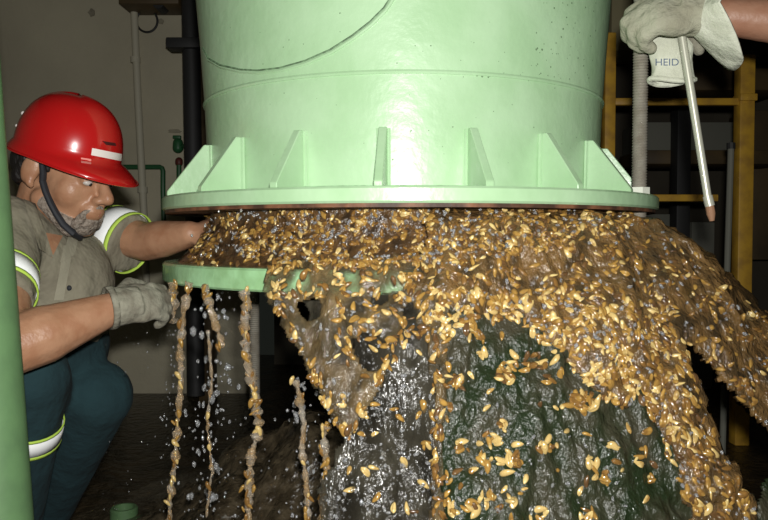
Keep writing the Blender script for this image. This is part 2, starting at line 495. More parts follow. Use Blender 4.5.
# gussets
def gusset_mesh():
    bm = bmesh.new()
    th = .008
    pr = [(0.480, ZT), (0.578, ZT), (0.578, ZT + .010), (0.496, ZT + .116), (0.480, ZT + .116)]
    A = [bm.verts.new((-th, -r, z)) for r, z in pr]
    B = [bm.verts.new((th, -r, z)) for r, z in pr]
    bm.faces.new(A); bm.faces.new(B[::-1])
    for i in range(5):
        j = (i + 1) % 5
        bm.faces.new((A[i], B[i], B[j], A[j]))
    bmesh.ops.bevel(bm, geom=list(bm.edges), offset=.0015, segments=1, affect='EDGES')
    return mesh_bm(bm, 'gusset')
gm = gusset_mesh(); gm.materials.append(M['mint'])
for k in range(18):
    g = bpy.data.objects.new('gusset', gm); C.objects.link(g)
    g.parent = ves
    g.matrix_parent_inverse = Matrix.Translation(-ves.location)
    g.matrix_world = Matrix.Identity(4)
    g.location = (AXB, AY, 0); g.rotation_euler = (0, 0, math.radians(-5.6 + 20 * k))
def weld_line(phi):
    bm = bmesh.new()
    for s in (-1, 1):
        e = s * .0105 / .49
        tube(bm, [cyl(phi + e, .4805, ZT) + Vector((AXB - AX, 0, 0)), cyl(phi + e, .4825, ZT + .115) + Vector((AXB - AX, 0, 0))], .004, 6)
    return bm
for k in (-3, -2, -1, 0, 1, 2, 3, 4):
    part('gusset_weld', weld_line(math.radians(-5.6 + 20 * k)), M['mint'], ves)
tag(ves, 'mint green painted steel vessel with ribbed bottom flange', 'vessel')

cov = empty('vessel_cover', (AX, AY, LB))
bm = lathe([(RF - .004, LB), (RF, LB + .004), (RF, LT - .004), (RF - .004, LT), (0.30, LT), (0.30, LB)], 160, (AX, AY, 0))
part('flange_ring', bm, M['mint_worn'], cov)
bm = lathe([(0.305, LB + .004), (0.305, LT - .004), (0.001, LT - .004), (0.001, LB + .004)], 64, (AX, AY, 0))
part('cover_plate', bm, M['mint_worn'], cov)
tag(cov, 'wet green flanged cover lowered beneath the vessel with mussels spilling over', 'cover')

def thread_rod(phi, r, z0, z1, label, nutz=()):
    c = cyl(phi, r, 0)
    t = empty('threaded_rod', (c.x, c.y, z0))
    bm = bmesh.new()
    n = int((z1 - z0) / .006) * 2
    pts = [(c.x, c.y, z0 + (z1 - z0) * i / n) for i in range(n + 1)]
    tube(bm, pts, [.0165 if i % 2 else .0145 for i in range(n + 1)], 16)
    part('rod', bm, M['steel'], t)
    for z in nutz:
        bm = bmesh.new(); tube(bm, [(c.x, c.y, z), (c.x, c.y, z + .017)], .022, 6); part('nut', bm, M['nut'], t)
    return tag(t, label, 'rod')
def phi_at(px, r, front=True):
    best = None
    for k in range(1800):
        ph = math.radians(-90 + k * .1) if front else math.radians(90 + k * .1)
        q = 384 + F * (AX + r * math.sin(ph)) / (AY - r * math.cos(ph))
        e = abs(q - px)
        if best is None or e < best[0]: best = (e, ph)
    return best[1]
RODR = 0.562
thread_rod(math.radians(61.5), RODR, LB - .03, 2.2, 'long grey threaded steel rod standing through the flange beside the cascade', (ZT,))
pb = phi_at(254, .55, False)
c = cyl(pb, .55, 0)
thread_rod(pb, .55, 0.33, ZB + .01, 'grey threaded rod hanging below the green cover', ())

# ------------------------------------------------------------------ cascade surface
g0 = EYE
def bco(phi):
    return np.interp(np.degrees(phi), [-60, -42, -30, 0, 20, 40, 70, 90, 130], [14, 11, 6.4, 5.4, 4.4, 3.0, 1.55, 1.35, 1.3])
PH = np.radians(np.arange(-46, 118, 0.36))
NQ = 270
Q = (np.arange(NQ) / (NQ - 1)) ** 0.85
def cascade_grid(off=None):
    b = bco(PH)
    drop = ZB - 0.02
    dmax = (-.2 + np.sqrt(.04 + 4 * b * drop)) / (2 * b)
    d = dmax[:, None] * Q[None, :]
    z = ZB - (.2 * d + b[:, None] * d * d)
    r = .50 + d
    return r, z
R0, Z0 = cascade_grid()
PHG = np.repeat(PH[:, None], NQ, 1)
def to_xyz(r, z):
    return np.stack([AX + r * np.sin(PHG), AY - r * np.cos(PHG), z], -1)
XYZ = to_xyz(R0, Z0)
PX = proj_np(XYZ.reshape(-1, 3)).reshape(XYZ.shape[0], NQ, 2)
PX[..., 0] = np.clip(PX[..., 0], 0, 900)
MX = PX.copy(); MX[..., 1] = np.minimum(MX[..., 1], 519)
# normals of the profile (phi-constant plane): (dr, dz)
dr = np.gradient(R0, axis=1); dz = np.gradient(Z0, axis=1)
ln = np.sqrt(dr * dr + dz * dz) + 1e-9
NRr, NRz = -dz / ln, dr / ln

def fnoise(a, b, c=0.0):
    """vectorised gradient noise via mathutils on arrays"""
    fa, fb = a.ravel(), b.ravel()
    out = np.empty(fa.shape)
    nn = noise.noise
    for i in range(fa.size):
        out[i] = nn((fa[i], fb[i], c))
    return out.reshape(a.shape)

WOB1 = fnoise(MX[..., 0] / 14, MX[..., 1] / 20, 3.1)
WOB2 = fnoise(MX[..., 0] / 6, MX[..., 1] / 9, 8.7)
WARP = fnoise(PHG * 7, Z0 * 9, 4.4)
LUMP = fnoise(PHG * 11 + WARP * 1.2, Z0 * 11 + WARP, 1.5)
LUMPF = fnoise(PHG * 38 + WARP * 2, Z0 * 34, 5.5)
LUMPS = fnoise(PHG * 15 + WARP * 2.2, Z0 * 4.5 + WARP, 9.5)

def sdist(poly, X):
    """signed pixel distance, positive inside"""
    x, y = X[..., 0], X[..., 1]
    inside = np.zeros(x.shape, bool)
    dmin = np.full(x.shape, 1e9)
    n = len(poly)
    for i in range(n):
        x0, y0 = poly[i]; x1, y1 = poly[(i + 1) % n]
        ex, ey = x1 - x0, y1 - y0
        tt = np.clip(((x - x0) * ex + (y - y0) * ey) / (ex * ex + ey * ey + 1e-9), 0, 1)
        dmin = np.minimum(dmin, np.hypot(x - x0 - tt * ex, y - y0 - tt * ey))
        if y0 != y1:
            c_ = ((y0 > y) != (y1 > y)) & (x < (x1 - x0) * (y - y0) / (y1 - y0) + x0)
            inside ^= c_
    return np.where(inside, dmin, -dmin)

SHEETS = []
def sheet(name, polys, holes, m, base, bulge, l1, l2, label, wob=5.0, ruffle=0.0, thick=.006):
    sd = np.max([sdist(p, MX) for p in polys], axis=0)
    if holes: sd = np.minimum(sd, np.min([-sdist(h, MX) for h in holes], axis=0))
    sd = sd + WOB1 * wob + WOB2 * wob * .5
    e = np.clip(sd / 16, 0, 1); e = e * e * (3 - 2 * e)
    fall = np.clip((ZB - Z0) / .05, 0, 1)
    off = (base + bulge * e + (l1 * LUMP + l2 * LUMPF + ruffle * LUMPS) * (0.3 + .7 * e)) * fall
    V = to_xyz(R0 + NRr * off, Z0 + NRz * off)
    ok = sd > 0
    fk = ok[:-1, :-1] & ok[1:, :-1] & ok[:-1, 1:] & ok[1:, 1:]
    ii, jj = np.nonzero(fk)
    idx = lambda i, j: i * NQ + j
    faces = np.stack([idx(ii, jj), idx(ii, jj + 1), idx(ii + 1, jj + 1), idx(ii + 1, jj)], 1)
    used, inv = np.unique(faces.ravel(), return_inverse=True)
    VV = V.reshape(-1, 3)[used]
    me = bpy.data.meshes.new(name)
    me.from_pydata(VV.tolist(), [], inv.reshape(-1, 4).tolist())
    me.update()
    o = link(name, me, m)
    SHEETS.append((VV, inv.reshape(-1, 4)))
    md = o.modifiers.new('thickness', 'SOLIDIFY'); md.thickness = thick; md.offset = -1
    tag(o, label, 'water', kind='stuff')
    return o

murky = [(440, 290), (600, 270), (655, 300), (690, 352), (700, 420), (752, 519), (760, 560), (435, 560), (440, 400)]
corner = [(752, 519), (768, 476), (900, 520), (900, 600), (740, 600)]
clear = [(300, 300), (446, 280), (446, 560), (312, 560), (318, 480), (342, 440), (330, 380)]
film = [(262, 290), (272, 262), (440, 255), (450, 300), (408, 305), (398, 340), (378, 398), (350, 440), (336, 428), (318, 395), (300, 355), (282, 322)]
rope = [(408, 290), (455, 280), (450, 330), (447, 400), (443, 460), (448, 560), (424, 560), (430, 460), (433, 400), (425, 350)]
brown = [(400, 290), (420, 262), (430, 205), (620, 205), (690, 240), (775, 325), (905, 420), (905, 560), (768, 436), (738, 405), (705, 362),
         (682, 344), (698, 380), (704, 410), (725, 455), (762, 530), (690, 530), (668, 462), (655, 425), (636, 390), (612, 362), (628, 410), (612, 410),
         (585, 384), (560, 352), (530, 330), (515, 312), (480, 318), (450, 312)]
sheet('murky_water_curtain', [murky, corner], [], M['murk'], 0.0, .004, .012, .008, 'dark green murky water curtain falling beneath the brown cascade', 4, .005)
sheet('clear_water_curtain', [clear], [], M['clear'], -.004, .002, .010, .006, 'grey glassy water curtain falling under the front of the cover', 4, .008)
sheet('tan_water_film', [film], [[(352, 340), (372, 336), (392, 350), (380, 372), (362, 372)], [(372, 298), (388, 296), (386, 306), (370, 306)],
      [(300, 305), (318, 300), (322, 318), (306, 322)]], M['film'], .008, .006, .010, .005, 'tan water film narrowing to a point below the cover rim', 5, .004)
sheet('tan_water_rope', [rope], [], M['film'], .010, .010, .008, .006, 'tan rope of water beside the dark green curtain', 5, .004)
sheet('brown_mussel_cascade', [brown], [], M['brownwater'], .008, .014, .018, .008, 'broad brown cascade of muddy water and mussels beside the threaded rod', 6, .014, .012)

# packed mass of mussels between the flanges
ph = np.radians(np.arange(0, 360, 1.0)); zz = np.linspace(LT - .004, ZB - .002, 22)
bm = bmesh.new()
rings = []
for z in zz:
    u = (z - LT) / (ZB - LT)
    ring = []
    for a in ph:
        deg = (math.degrees(a) + 180) % 360 - 180
        base = .505 + .05 * (1 - u) ** 2 if -60 < deg < 120 else .49 + .075 * (1 - u) ** 2
        r = base + .012 * noise.noise((math.cos(a) * 9, math.sin(a) * 9, z * 22)) + .008 * noise.noise((math.cos(a) * 30, math.sin(a) * 30, z * 60))
        ring.append(bm.verts.new(cyl(a, r, z)))
    rings.append(ring)
for a, b in zip(rings, rings[1:]):
    for k in range(360):
        bm.faces.new((a[k], a[(k + 1) % 360], b[(k + 1) % 360], b[k]))
bm.faces.new(rings[0][::-1]); bm.faces.new(rings[-1])
massme = mesh_bm(bm, 'mass')
mass = link('packed_mussel_mass', massme, M['mud'])
tag(mass, 'dark wet mass of packed mussels and mud between the flanges', 'mussel mass', kind='stuff')

# ------------------------------------------------------------------ shells
def shell_mesh(kind, m):
    bm = bmesh.new()
    def half(sgn, rot, wid, hei, hemi):
        rings = []
        n, seg = 7, 9 if hemi else 10
        for i in range(n + 1):
            t_ = i / n
            w = wid * (math.sin(PI * min(1, max(0, t_)) ** .75) ** .55 if 0 < t_ < 1 else .04)
            h = hei * (math.sin(PI * t_ ** .7) ** .65 if 0 < t_ < 1 else .04)
            ring = []
            for k in range(seg):
                a = PI * k / (seg - 1) if hemi else 2 * PI * k / seg
                y, z = w * math.cos(a), h * math.sin(a)
                if not hemi: z *= .75 + .25 * abs(math.sin(a))
                ring.append(bm.verts.new(rot @ Vector((t_ - .5, y + w * .25 * math.sin(t_ * 3), z))))
            rings.append(ring)
        for a, b in zip(rings, rings[1:]):
            for k in range(seg if not hemi else seg - 1):
                bm.faces.new((a[k], a[(k + 1) % seg], b[(k + 1) % seg], b[k]))
        if not hemi:
            bm.faces.new(rings[0][::-1]); bm.faces.new(rings[-1])
    if kind == 0: half(1, Matrix.Identity(3), .25, .19, False)
    elif kind == 1: half(1, Matrix.Identity(3), .19, .15, False)
    elif kind == 2:
        half(1, Matrix.Rotation(.55, 3, 'X'), .25, .17, True)
        half(1, Matrix.Rotation(-.9, 3, 'X') @ Matrix.Diagonal((1, -1, 1)), .24, .16, True)
    me = mesh_bm(bm, 'mussel_shell')
    me.materials.append(m)
    me.polygons.foreach_set('use_smooth', [True] * len(me.polygons))
    return me
SM = [[shell_mesh(k, m) for k in range(3)] for m in SH]
SG = []
for k in range(3):
    me = SM[0][k]
    SG.append((np.array([v.co[:] for v in me.vertices]), [tuple(p.vertices) for p in me.polygons]))

# surfaces the shells lie on
Vs, Fs, n0 = [], [], 0
for VV, FF in SHEETS:
    Vs += VV.tolist(); Fs += (FF + n0).tolist(); n0 += len(VV)
Vs += [v.co[:] for v in massme.vertices]; Fs += [[i + n0 for i in p.vertices] for p in massme.polygons]; n0 += len(massme.vertices)
me = cov.children[0].data
Vs += [v.co[:] for v in me.vertices]; Fs += [[i + n0 for i in p.vertices] for p in me.polygons]; n0 += len(me.vertices)
me = flg.data
nflg = len(Fs)
Vs += [v.co[:] for v in me.vertices]; Fs += [[i + n0 for i in p.vertices] for p in me.polygons]
TREE = BVHTree.FromPolygons(Vs, Fs)
del Vs

rs = random.Random(21)
placed = []     # (matrix, mesh kind, colour, zone, pixel size)
def put(px, py, zone, size, cols, flow=None, spread=.9, lift=.0, tilt=.35):
    l, n, i, d = TREE.ray_cast(CAM, ray(px, py).normalized())
    if l is None or i >= nflg: return
    if n.dot(l - CAM) > 0: n = -n
    down = Vector((0, 0, -1)) if flow is None else Vector(flow)
    t_ = down - n * down.dot(n)
    if t_.length < 1e-3: t_ = frame_of(n)[0]
    t_.normalize()
    a = rs.gauss(0, spread) + (PI if rs.random() < .5 else 0)
    x = Matrix.Rotation(a, 3, n) @ t_
    y = n.cross(x)
    R = Matrix((x, y, n)).transposed()
    R = R @ Matrix.Rotation(rs.gauss(0, tilt), 3, 'Y') @ Matrix.Rotation(rs.gauss(0, .6), 3, 'X')
    s = size * rs.uniform(.75, 1.25)
    k = rs.choices((0, 1, 2), (.45, .42, .13))[0]
    c = rs.choices((0, 1, 2, 3), cols)[0]
    mt = Matrix.Translation(l + n * (s * (.0 + lift))) @ R.to_4x4() @ Matrix.Diagonal((s, s * rs.uniform(.85, 1.15), s, 1))
    placed.append((mt, k, c, zone, s * F / max(.3, d)))

def inpoly(poly, x, y):
    return float(sdist(poly, np.array([[x, y]]))[0]) > 0
def fill(poly, count, zone, size, cols, flow=None, spread=.9, patch=None):
    xs = [p[0] for p in poly]; ys = [p[1] for p in poly]
    n = 0
    X = np.stack([[rs.uniform(min(xs), max(xs)) for _ in range(count * 6)], [rs.uniform(min(ys), max(ys)) for _ in range(count * 6)]], 1)
    ins = sdist(poly, X) > 0
    for (x, y), k in zip(X, ins):
        if not k: continue
        if patch is not None:
            v_ = noise.noise((x / patch[0], y / patch[0], patch[1])) * .5 + .5
            if rs.random() > max(0.03, (v_ - patch[2]) / (1 - patch[2])) * 1.6: continue
        put(x, y, zone, size, cols, flow, spread)
        n += 1
        if n >= count: break
G = (.40, .22, .26, .12)
GP = (.35, .55, .08, .02)
GB = (.35, .17, .30, .18)
fill([(208, 209), (420, 207), (640, 207), (640, 230), (450, 268), (260, 266), (170, 262), (200, 240)], 1000, 'gap', .0175, GB, spread=1.5, patch=(22, 1.0, .22))
fill([(170, 210), (212, 210), (212, 262), (168, 262)], 80, 'gap', .016, (.2, .1, .3, .4), spread=1.5)
fill([(262, 260), (440, 255), (440, 298), (330, 300), (270, 300)], 150, 'film', .0185, G, spread=1.2, patch=(16, 4.0, .3))
R1 = [(425, 258), (450, 215), (620, 207), (690, 243), (768, 322), (900, 420), (900, 560), (768, 432), (730, 396), (680, 344), (600, 300), (540, 300), (480, 300), (440, 296)]
fill(R1, 900, 'cascade', .0190, GB, flow=(.6, -.2, -1), spread=.9, patch=(26, 7.0, .32))
R2 = [(590, 280), (650, 300), (690, 350), (702, 405), (724, 455), (758, 519), (692, 519), (668, 460), (655, 422), (632, 385), (605, 350)]
fill(R2, 350, 'stream', .0205, G, flow=(.35, -.2, -1), spread=.55)
R3 = [(430, 290), (600, 290), (640, 390), (622, 412), (590, 388), (560, 356), (530, 335), (515, 318), (480, 322), (440, 330)]
fill(R3, 340, 'lobe', .0205, (.45, .33, .18, .04), flow=(.5, -.2, -1), spread=1.1, patch=(16, 2.0, .25))
fill([(440, 320), (560, 350), (620, 410), (650, 519), (440, 519)], 46, 'curtain', .0195, GP, spread=1.5)
fill([(620, 400), (655, 430), (690, 519), (640, 519)], 10, 'curtain', .0195, GP, spread=1.5)
for (x, y, n, r) in [(458, 380, 9, 9), (470, 330, 9, 12), (450, 335, 5, 8), (505, 380, 10, 11), (510, 362, 6, 8), (582, 403, 17, 11), (588, 400, 8, 13),
                     (513, 463, 10, 10), (550, 447, 5, 7), (545, 445, 4, 6), (466, 445, 6, 8), (482, 457, 5, 6), (495, 442, 4, 6), (489, 495, 7, 11),
                     (508, 502, 3, 6), (470, 507, 5, 6), (453, 512, 6, 7), (543, 517, 4, 6), (592, 465, 5, 6), (600, 480, 4, 6), (590, 515, 6, 9),
                     (535, 362, 8, 12), (548, 372, 8, 12), (480, 352, 4, 7), (500, 425, 3, 4), (650, 480, 2, 3), (472, 472, 2, 3)]:
    for _ in range(n):
        put(rs.gauss(x, r * .55), rs.gauss(y, r * .5), 'curtain', .0215, GP if n < 8 else G, spread=1.6, lift=rs.uniform(0, .25) if n > 7 else .02, tilt=.6)
# edges of the tan film and the rope
def along(pl, n, jit, zone, size, cols, spread=.6):
    for _ in range(n):
        u = rs.random() * (len(pl) - 1); i = int(u); v_ = u - i
        put(pl[i][0] * (1 - v_) + pl[i + 1][0] * v_ + rs.gauss(0, jit), pl[i][1] * (1 - v_) + pl[i + 1][1] * v_ + rs.gauss(0, jit), zone, size, cols, None, spread)
along([(272, 296), (285, 322), (303, 352), (320, 388), (338, 424), (347, 434)], 46, 3.5, 'film', .0185, G)
along([(352, 432), (374, 395), (388, 362), (400, 332), (404, 312)], 26, 3.5, 'film', .0185, G)
along([(335, 300), (345, 340), (352, 370)], 16, 5, 'film', .0185, G)
along([(418, 295), (432, 330), (440, 380), (438, 440), (434, 480), (444, 519)], 70, 6, 'film', .0185, G)
fill([(330, 296), (440, 296), (425, 345), (360, 350)], 50, 'film', .0185, G, spread=1.2)
fill([(345, 360), (430, 350), (430, 519), (330, 519)], 24, 'film', .0185, GP, spread=1.2)

BEADS = []  # clear beads added over the cascade so the flash sparkles on it
def bead(px, py, r):
    l, n, i, d = TREE.ray_cast(CAM, ray(px, py).normalized())
    if l is None or i >= nflg: return
    if n.dot(l - CAM) > 0: n = -n
    BEADS.append((l + n * r * .8, n, r))
def beads(poly, count, r0, r1):
    xs = [p[0] for p in poly]; ys = [p[1] for p in poly]
    X = np.stack([[rs.uniform(min(xs), max(xs)) for _ in range(count * 3)], [rs.uniform(min(ys), max(ys)) for _ in range(count * 3)]], 1)
    n = 0
    for (x, y), k in zip(X, sdist(poly, X) > 0):
        if k and n < count and noise.noise((x / 18, y / 18, 12.0)) > -.05:
            bead(x, y, rs.uniform(r0, r1)); n += 1
beads(R1, 420, .0018, .0042)
beads(R2, 150, .0018, .004)
beads(R3, 120, .0018, .004)
beads([(205, 209), (640, 208), (450, 264), (205, 262)], 330, .0015, .004)
beads([(265, 290), (440, 290), (440, 519), (320, 519)], 240, .0012, .0036)
beads([(440, 320), (560, 350), (640, 519), (440, 519)], 90, .0012, .003)
bm = bmesh.new()
for c_, n, r in BEADS:
    q = n.to_track_quat('Z', 'Y').to_matrix().to_4x4()
    bmesh.ops.create_icosphere(bm, subdivisions=1, radius=1.0, matrix=Matrix.Translation(c_) @ q @ Matrix.Rotation(rs.random() * 6, 4, 'Z') @ Matrix.Diagonal((r * rs.uniform(.8, 2), r, r * .7, 1)))
o = part('glint_beads', bm, M['drop'], None, False)
o.data.polygons.foreach_set('use_smooth', [True] * len(o.data.polygons))
tag(o, 'beads of water added as glints over the cascade and mussels', 'water drops', kind='stuff')

ZL = {'gap': ('packed in the gap between the two green flanges', 'mussels in the flange gap'),
      'cascade': ('riding in the broad brown cascade beside the threaded rod', 'mussels in the brown cascade'),
      'stream': ('in the narrow stream running down beside the dark hole', 'mussels in the narrow stream'),
      'lobe': ('where the brown cascade laps over the dark green curtain', 'mussels on the lobe of the cascade'),
      'curtain': ('clinging to the dark green water curtain', 'mussels on the dark green curtain'),
      'film': ('in the tan water film beneath the cover rim', 'mussels in the tan film')}
def in_view(mt):
    p = proj_np(np.array([mt.translation[:]]))[0]
    return 2 < p[0] < 766 and 205 < p[1] < 518
order = sorted(range(len(placed)), key=lambda i: -(placed[i][4] if in_view(placed[i][0]) else 0))
solo = set(order[:300])
bv, bf, bmt, nb = [], [], [], 0
for i, (mt, k, c, zone, s) in enumerate(placed):
    if i in solo:
        o = bpy.data.objects.new('mussel', SM[c][k]); C.objects.link(o)
        o.matrix_world = mt
        look = ('golden', 'pale straw-coloured', 'amber', 'dark brown')[c]
        form = ('plump closed', 'slender closed', 'gaping open')[k]
        tag(o, '%s %s mussel %s' % (look, form, ZL[zone][0]), 'mussel', ZL[zone][1])
    else:
        gv, gf = SG[k]
        A = np.array(mt)
        bv += (gv @ A[:3, :3].T + A[:3, 3]).tolist()
        bf += [[q + nb for q in f] for f in gf]
        bmt += [c] * len(gf)
        nb += len(gv)
me = bpy.data.meshes.new('loose_mussels')
me.from_pydata(bv, [], bf)
for m in SH: me.materials.append(m)
me.polygons.foreach_set('material_index', bmt)
o = link('loose_mussels', me)
tag(o, 'countless small golden mussels spilling between the flanges and down the water', 'mussels', kind='stuff')
print('SHELLS', len(placed))

# ------------------------------------------------------------------ strands and drops
rd = random.Random(5)
DROPS = []
def flange_d(px):
    ph_ = phi_at(px, .606)
    return AY - .606 * math.cos(ph_)
def strand(path, r, label, nshell=10, gaps=()):
    d = flange_d(max(170, path[0][0]))
    t = empty('water_strand', P(path[-1][0], path[-1][1], d))
    bm = bmesh.new()
    pts, rad = [], []
    for i in range(len(path) - 1):
        n = max(2, int(abs(path[i + 1][1] - path[i][1]) / 2.2))
        for k in range(n):
            u = k / n
            x = path[i][0] * (1 - u) + path[i + 1][0] * u; y = path[i][1] * (1 - u) + path[i + 1][1] * u
            pts.append(P(x + 1.6 * noise.noise((y / 7, path[0][0], 0)), y, d))
            q = .7 * noise.noise((y / 11, path[0][0] * 3, 2.0)) + .5 * noise.noise((y / 5, path[0][0] * 3, 7.0))
            rad.append(1.2 * r * (0.68 + 1.15 * max(-.5, q)) * (1 - .25 * (y - 280) / 240))
    rad[-1] *= .3
    tube(bm, pts, rad, 9)
    w = part('water', bm, M['strand'], t)
    for _ in range(nshell):
        i = rd.randrange(len(pts))
        o = bpy.data.objects.new('mussel', SM[rd.choice((0, 0, 1, 2))][rd.choice((0, 1))]); C.objects.link(o)
        s = .019 * rd.uniform(.7, 1.2)
        q = pts[i] + Vector((rd.gauss(0, r * .4), -r * .6, 0))
        o.parent = t
        o.matrix_parent_inverse = Matrix.Translation(-t.location)
        o.matrix_basis = Matrix.Translation(q) @ Matrix.Rotation(rd.gauss(PI / 2, .5), 4, 'Y') @ Matrix.Rotation(rd.random() * 6, 4, 'X') @ Matrix.Diagonal((s, s, s, 1))
    tag(t, label, 'water', kind='stuff')
strand([(172, 282), (173, 300), (174, 318), (176, 326)], .012, 'short thick drip at the end of the green cover rim', 5)
strand([(190, 282), (184, 310), (180, 345), (181, 380), (178, 420), (175, 460), (170, 500), (168, 560)], .0085, 'long brown strand of water falling in front of the black void', 26)
strand([(204, 284), (211, 310), (219, 335), (224, 350)], .0085, 'slanting grey drip between two long strands', 6)
strand([(243, 290), (247, 300), (244, 330), (247, 360), (256, 400), (259, 430), (251, 455), (249, 490), (247, 560)], .0115, 'bright amber strand of water and mussels below the cover rim', 40)
strand([(296, 380), (300, 400), (304, 425), (302, 450), (306, 480), (309, 520), (310, 560)], .008, 'broken grey strand beside the tan water film', 12)
strand([(326, 425), (324, 445), (327, 470), (322, 500), (324, 560)], .0105, 'lumpy pale strand falling from the tip of the tan film', 18)
strand([(208, 330), (212, 380), (207, 420), (212, 470), (206, 520)], .004, 'faint thin dribble among the scattered drops', 3)
bm = bmesh.new()
def drop(px, py, d, r):
    bmesh.ops.create_icosphere(bm, subdivisions=1, radius=1.0,
        matrix=Matrix.Translation(P(px, py, d)) @ Matrix.Diagonal((r, r, r * rd.uniform(.9, 1.8), 1)))
for _ in range(130):
    x = rd.gauss(211, 12); y = rd.uniform(292, 520)
    drop(x, y, rd.uniform(1.55, 1.7), min(.0085, .002 + rd.expovariate(500)))
for _ in range(90): drop(rd.uniform(160, 330), rd.uniform(400, 520), rd.uniform(1.5, 1.9), rd.uniform(.001, .0035))
for _ in range(40): drop(rd.gauss(172, 4), rd.uniform(320, 460), 1.68, rd.uniform(.001, .0028))
for _ in range(40): drop(rd.uniform(100, 175), rd.uniform(330, 515), rd.uniform(1.5, 1.9), rd.uniform(.0006, .0018))
for _ in range(60): drop(rd.gauss(308, 12), rd.uniform(380, 520), rd.uniform(1.4, 1.5), rd.uniform(.001, .004))
for _ in range(24): drop(rd.gauss(300, 4), 378 + rd.expovariate(.06), 1.44, rd.uniform(.002, .005))
for _ in range(70): drop(rd.gauss(338, 6), rd.uniform(470, 520), 1.2, rd.uniform(.0012, .0035))
for _ in range(14): drop(rd.gauss(226, 20), rd.uniform(210, 256), 1.36, rd.uniform(.0012, .003))
o = part('water_drops', bm, M['drop'], None, False)
o.data.polygons.foreach_set('use_smooth', [True] * len(o.data.polygons))
tag(o, 'clear water drops scattered through the air below the cover', 'water drops', kind='stuff')

# mud heap below the cover and the green pipe stub
bm = bmesh.new()
N_ = 110
hv = [[None] * (N_ + 1) for _ in range(N_ + 1)]
for i in range(N_ + 1):
    for j in range(N_ + 1):
        x = -1.0 + 2.0 * i / N_; y = 1.25 + 1.7 * j / N_
        q = math.hypot((x - .08) / .52, (y - 2.05) / .5)
        h = .40 * math.exp(-q ** 2.4 * .8)
        h = h * (1 + .5 * noise.noise((x * 6, y * 6, 0))) + .03 * min(1, h * 8) * noise.noise((x * 19, y * 19, 3)) + .015 * min(1, h * 8) * noise.noise((x * 45, y * 45, 3))
        hv[i][j] = bm.verts.new((x, y, h - .008))
for i in range(N_):
    for j in range(N_):
        bm.faces.new((hv[i][j], hv[i + 1][j], hv[i + 1][j + 1], hv[i][j + 1]))
hm = mesh_bm(bm, 'heap')
tag(link('mud_heap', hm, M['sludge']), 'dark wet heap of mud and mussels on the floor below the cover', 'mud heap', kind='stuff')
# green pipe stub
c = Vector((P(121, 515, 2.2).x, 2.2, 0))
t = empty('pipe_stub', c)
bm = lathe([(.040, 0), (.040, .038), (.036, .043), (.029, .043), (.029, 0)], 28, (c.x, c.y, 0)); part('sleeve', bm, M['pole'], t)
bm = lathe([(.05, 0), (.05, .008), (.038, .008), (.038, 0)], 28, (c.x, c.y, 0)); part('base_ring', bm, M['pole'], t)
tag(t, 'short green pipe stub rising from the wet floor', 'pipe stub')


# ------------------------------------------------------------------ people
def rot_from(x, z):
    x = Vector(x).normalized(); z = Vector(z)
    z = (z - x * z.dot(x)).normalized()
    return Matrix((x, z.cross(x), z)).transposed()

def hand_prims(o, R, curl, sc=1.0, fat=1.0, side=1, thumb=.5):
    """o wrist, R columns = finger direction, thumb side, back of hand; fingers curl towards -z"""
    pr = []
    T = lambda v: o + R @ (Vector(v) * sc)
    pr.append(('e', T((.05, 0, 0)), (.052 * sc, .040 * sc * fat ** .5, .018 * sc * fat), R))
    pr.append(('e', T((.018, 0, 0)), (.03 * sc, .030 * sc, .020 * sc * fat), R))
    for i, (y, L) in enumerate([(.030, .074), (.010, .082), (-.011, .076), (-.030, .060)]):
        p = Vector((.088 - .006 * abs(i - 1), y * side, 0)); a = 0
        r = (.0105, .011, .0105, .0095)[i] * fat
        for k, (f, da) in enumerate([(.45, .75), (.32, 1.0), (.23, .7)]):
            a += curl[i] * da
            q = p + Vector((math.cos(a), .04 * (y * side) / .03, -math.sin(a))) * L * f
            pr.append(('c', T(p), T(q), r * sc * (1 - .08 * k), r * sc * (.94 - .1 * k)))
            p = q
    p0 = Vector((.022, .028 * side, -.006)); p1 = Vector((.050, .056 * side, -.020)); p2 = p1 + Vector((.030, (.012 - .03 * thumb) * side, -.016)); p3 = p2 + Vector((.022, (-.004 - .02 * thumb) * side, -.012))
    for a, b, r in [(p0, p1, .014), (p1, p2, .012), (p2, p3, .0105)]:
        pr.append(('c', T(a), T(b), r * fat * sc, r * .9 * fat * sc))
    return pr

def patch_on(tree, fpx, nu, nv, lift):
    """thin raised patch following a surface; fpx(u,v) -> pixel"""
    bm = bmesh.new(); g = []
    for i in range(nu + 1):
        row = []
        for j in range(nv + 1):
            x, y = fpx(i / nu, j / nv)
            l, n, k, d = tree.ray_cast(CAM, ray(x, y).normalized())
            if l is None: row.append(None); continue
            if n.dot(l - CAM) > 0: n = -n
            row.append(bm.verts.new(l + n * lift))
        g.append(row)
    for i in range(nu):
        for j in range(nv):
            q = (g[i][j], g[i + 1][j], g[i + 1][j + 1], g[i][j + 1])
            if all(q): bm.faces.new(q)
    r = bmesh.ops.extrude_face_region(bm, geom=list(bm.faces))
    for v in [e for e in r['geom'] if isinstance(e, bmesh.types.BMVert)]:
        v.co += (v.co - CAM).normalized() * (lift + .001)
    return bm
def quad(c):
    return lambda u, v: ((c[0][0] * (1 - u) + c[1][0] * u) * (1 - v) + (c[3][0] * (1 - u) + c[2][0] * u) * v,
                         (c[0][1] * (1 - u) + c[1][1] * u) * (1 - v) + (c[3][1] * (1 - u) + c[2][1] * u) * v)
def tree_of(o):
    me = o.data
    return BVHTree.FromPolygons([v.co[:] for v in me.vertices], [tuple(p.vertices) for p in me.polygons])

